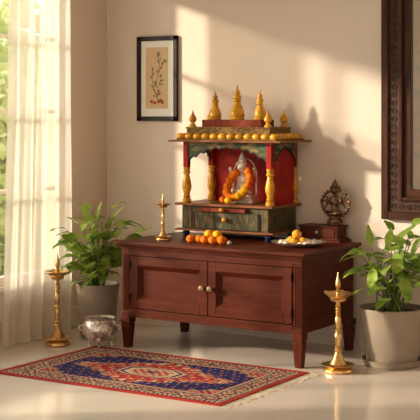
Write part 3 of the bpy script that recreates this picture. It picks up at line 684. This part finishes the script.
for s in (-1, 1):
    g.ell((s * .021, 0, .200), (.006, .006, .013)); g.ell((s * .026, .003, .222), (.008, .006, .014))
    g.tube([(s * .030, 0, .160), (s * .048, -.010, .135), (s * .026, -.032, .130)], [.011, .009, .007]); g.ell((s * .02, -.036, .134), (.008, .006, .010))
    for a, L_ in ((.72, .088), (.12, .090), (-.5, .086)):
        m1 = (s * (.030 + .034 * math.cos(a - .35)), .006, .152 + .034 * math.sin(a - .35)); e1 = (s * L_ * math.cos(a), .006, .130 + L_ * math.sin(a) * .95)
        g.tube([(s * .026, .006, .154), m1, e1], [.008, .006, .005], 8); g.ell(e1, (.010, .007, .010))
g.lathe([(.021, 0), (.024, .007), (.016, .014), (.019, .022), (.011, .032), (.012, .037), (.005, .045), (.0015, .055)], c=(0, 0, .222), seg=18)
remesh(g.build('statue_body', M['bronze'], stt), .0030, 1)
rg = MB().ring((0, .010, .128), .086, .0055, 'y', 56, .90)
for k in range(26):
    a = 2 * PI * k / 26
    if -2.1 < (a if a < PI else a - 2 * PI) < -1.05: continue
    rg.ell((.094 * math.cos(a), .010, .128 + .086 * math.sin(a)), (.0075, .005, .0085), 2)
rg.tube([(-.04, .010, .050), (-.045, .010, .062)], .005).tube([(.04, .010, .050), (.045, .010, .062)], .005)
remesh(rg.build('halo_ring', M['bronze'], stt), .0026, 0)

# ------------------------------------------------------------------ framed picture
pf = tag(empty('framed_picture', (-1.420, .699, 1.616)), 'black-framed botanical print on the wall above the plant', 'picture')
hw, hh = .160, .277; fw = .030
MB().box(-hw, hw, -.022, 0, hh - fw, hh).box(-hw, hw, -.022, 0, -hh, -hh + fw).box(-hw, -hw + fw, -.022, 0, -hh, hh).box(hw - fw, hw, -.022, 0, -hh, hh).build('frame', M['frame'], pf, smooth=False, bevel=.003)
MB().box(-hw + .025, hw - .025, -.010, -.002, -hh + .025, hh - .025).build('mat_board', M['mat'], pf, smooth=False)
pa = MB().box(-.092, .082, -.0115, -.0095, -.195, .205).build('print', M['paper'], pf, smooth=False)
k_ = MB(); r_ = MB(); rn = random.Random(4)
def flat_leaf(mb, x, z, a, L_, W_):
    c, s = math.cos(a), math.sin(a)
    pts = [(0, 0), (.3, .5), (.6, .45), (1, 0), (.6, -.4), (.3, -.5)]
    mb.prism([(x + p * L_ * c - q * W_ * s, z + p * L_ * s + q * W_ * c) for p, q in pts], -.0125, -.0112)
def line(mb, P_, w=.0016):
    for (a, b), (c, d) in zip(P_, P_[1:]):
        l = math.hypot(c - a, d - b); nx_, nz_ = -(d - b) / l * w, (c - a) / l * w
        mb.prism([(a + nx_, b + nz_), (c + nx_, d + nz_), (c - nx_, d - nz_), (a - nx_, b - nz_)], -.0125, -.0112)
line(k_, [(0, -.15), (.004, -.09), (-.008, -.02), (.01, .04), (.018, .09), (.008, .15)]); line(k_, [(0, -.13), (-.03, -.06), (-.04, .0), (-.035, .05)]); line(k_, [(.01, .04), (.035, .085), (.055, .105)]); line(k_, [(.004, -.06), (.026, -.01), (.02, .03)])
for x, zz, a, L_ in ((0, -.11, 2.3, .035), (.003, -.09, .7, .03), (-.03, -.06, 2.4, .03), (-.04, .0, 2.2, .028), (-.04, .02, .9, .028), (-.036, .05, 1.7, .03), (-.02, -.09, 1.9, .04), (-.015, -.06, 1.6, .045), (.01, .04, 2.5, .025), (.02, .06, .6, .03), (.035, .085, 1.3, .03), (.055, .105, .6, .03),
                     (.055, .105, 1.5, .025), (.018, .10, 2.2, .03), (.01, .14, 1.9, .035), (.008, .15, 1.2, .03), (.02, -.02, .4, .035), (.012, -.035, -.1, .035), (.022, .01, .9, .025), (-.005, -.03, 2.6, .03), (0, -.12, 1.2, .05), (-.01, -.12, 2.7, .03)):
    flat_leaf(k_, x, zz, a, L_, .011)
line(k_, [(-.016, .135), (.03, .155)], .0014)
for x, zz in ((-.045, -.150), (-.020, -.158), (.012, -.150), (.040, -.155), (.028, -.142)): r_.prism([(x + .013 * math.cos(q * PI / 5), zz + .011 * math.sin(q * PI / 5)) for q in range(10)], -.0126, -.0112)
flat_leaf(r_, .0, -.11, .5, .04, .010); flat_leaf(r_, .02, .12, 1.0, .02, .008)
k_.build('ink_drawing', M['ink'], pa, smooth=False); r_.build('red_blossoms', M['inkred'], pa, smooth=False)

# ------------------------------------------------------------------ carved mirror
mx0, mz0, mW, mH = .188, .772, .92, 1.52
mr = tag(empty('wall_mirror', (mx0 + mW / 2, .699, mz0)), 'large wall mirror in a dark carved wooden frame on the right', 'mirror')
def frame_ring(name, m1, m2, o, w, t, bev, yb=0.):
    X0, X1, Z0, Z1 = -mW / 2 + o, mW / 2 - o, o, mH - o
    for bx_, mm in (((X0, X0 + w, -t, yb, Z0, Z1), m1), ((X1 - w, X1, -t, yb, Z0, Z1), m1), ((X0 + w, X1 - w, -t, yb, Z0, Z0 + w), m2), ((X0 + w, X1 - w, -t, yb, Z1 - w, Z1), m2)):
        MB().box(*bx_).build(name, mm, mr, smooth=False, bevel=bev)
frame_ring('outer_moulding', M['walnut'], M['walnut_h'], 0, .046, .050, .006)
frame_ring('carved_band', M['carved'], M['carved'], .046, .062, .036, .001)
frame_ring('inner_moulding', M['walnut'], M['walnut_h'], .108, .026, .050, .008)
frame_ring('inner_slip', M['walnut'], M['walnut_h'], .134, .046, .030, .003)
# carved scrolls in relief on the visible band
sc_ = MB()
def scroll(cx, cz, s, vert):
    pts = []
    for k in range(13):
        a = k / 12 * 1.6 * 2 * PI; r = .020 * (1 - k / 15)
        dx, dz = r * math.cos(a) * s, r * math.sin(a)
        pts.append((cx + (dx if vert else dz), -.037, cz + (dz if vert else dx)))
    sc_.tube(pts, .0026, 5)
k = 0
zc = .077
while zc < mH - .05:
    scroll(-mW / 2 + .077, zc, 1 if k % 2 else -1, True); scroll(mW / 2 - .077, zc, 1 if k % 2 else -1, True); zc += .046; k += 1
xc = -mW / 2 + .123
while xc < mW / 2 - .1:
    scroll(xc, .077, 1 if k % 2 else -1, False); scroll(xc, mH - .077, 1 if k % 2 else -1, False); xc += .046; k += 1
sc_.build('carved_scrolls', M['carved'], mr)
MB().box(-mW / 2 + .17, mW / 2 - .17, -.012, -.006, .17, mH - .17).build('mirror_glass', M['mirror'], mr, smooth=False)

# ------------------------------------------------------------------ light
sd = bpy.data.lights.new('sun', 'SUN'); sd.energy = 4.7; sd.color = (1.0, .83, .64); sd.angle = math.radians(3.2)
so = bpy.data.objects.new('sun', sd); COL.objects.link(so)
so.rotation_euler = Vector((.79, .61, -.275)).to_track_quat('-Z', 'Y').to_euler()
w = bpy.data.worlds.new('world'); sc.world = w; w.use_nodes = True
N = w.node_tree.nodes; L = w.node_tree.links; bg = N['Background']
tc = N.new('ShaderNodeTexCoord'); sp = N.new('ShaderNodeSeparateXYZ'); L.new(tc.outputs['Generated'], sp.inputs[0])
cr = N.new('ShaderNodeValToRGB'); mp = N.new('ShaderNodeMapRange'); mp.inputs['From Min'].default_value = -1; mp.inputs['From Max'].default_value = 1
L.new(sp.outputs['X'], mp.inputs['Value']); L.new(mp.outputs[0], cr.inputs[0])
e = cr.color_ramp.elements; e[0].position = .0; e[0].color = (4.6, 4.35, 3.95, 1); e[1].position = .95; e[1].color = (.30, .22, .15, 1)
e2 = cr.color_ramp.elements.new(.27); e2.color = (4.2, 3.95, 3.5, 1)
e3 = cr.color_ramp.elements.new(.36); e3.color = (1.75, 1.47, 1.24, 1)
e4 = cr.color_ramp.elements.new(.62); e4.color = (.92, .77, .62, 1)
L.new(cr.outputs[0], bg.inputs['Color']); bg.inputs['Strength'].default_value = 1.0

# ------------------------------------------------------------------ camera
cam = bpy.data.cameras.new('camera'); co = bpy.data.objects.new('camera', cam); COL.objects.link(co)
co.location = (3.2387, -6.0304, 1.3822); co.rotation_euler = (PI / 2, 0, .56418)
cam.sensor_width = 36; cam.lens = 1250 / 420 * 36; cam.shift_y = -(210 - 114.45) / 420; cam.clip_start = .05
sc.camera = co
sc.view_settings.view_transform = 'Standard'; sc.view_settings.look = 'None'; sc.view_settings.gamma = 1; sc.view_settings.use_curve_mapping = False
sc.view_settings.exposure = .42
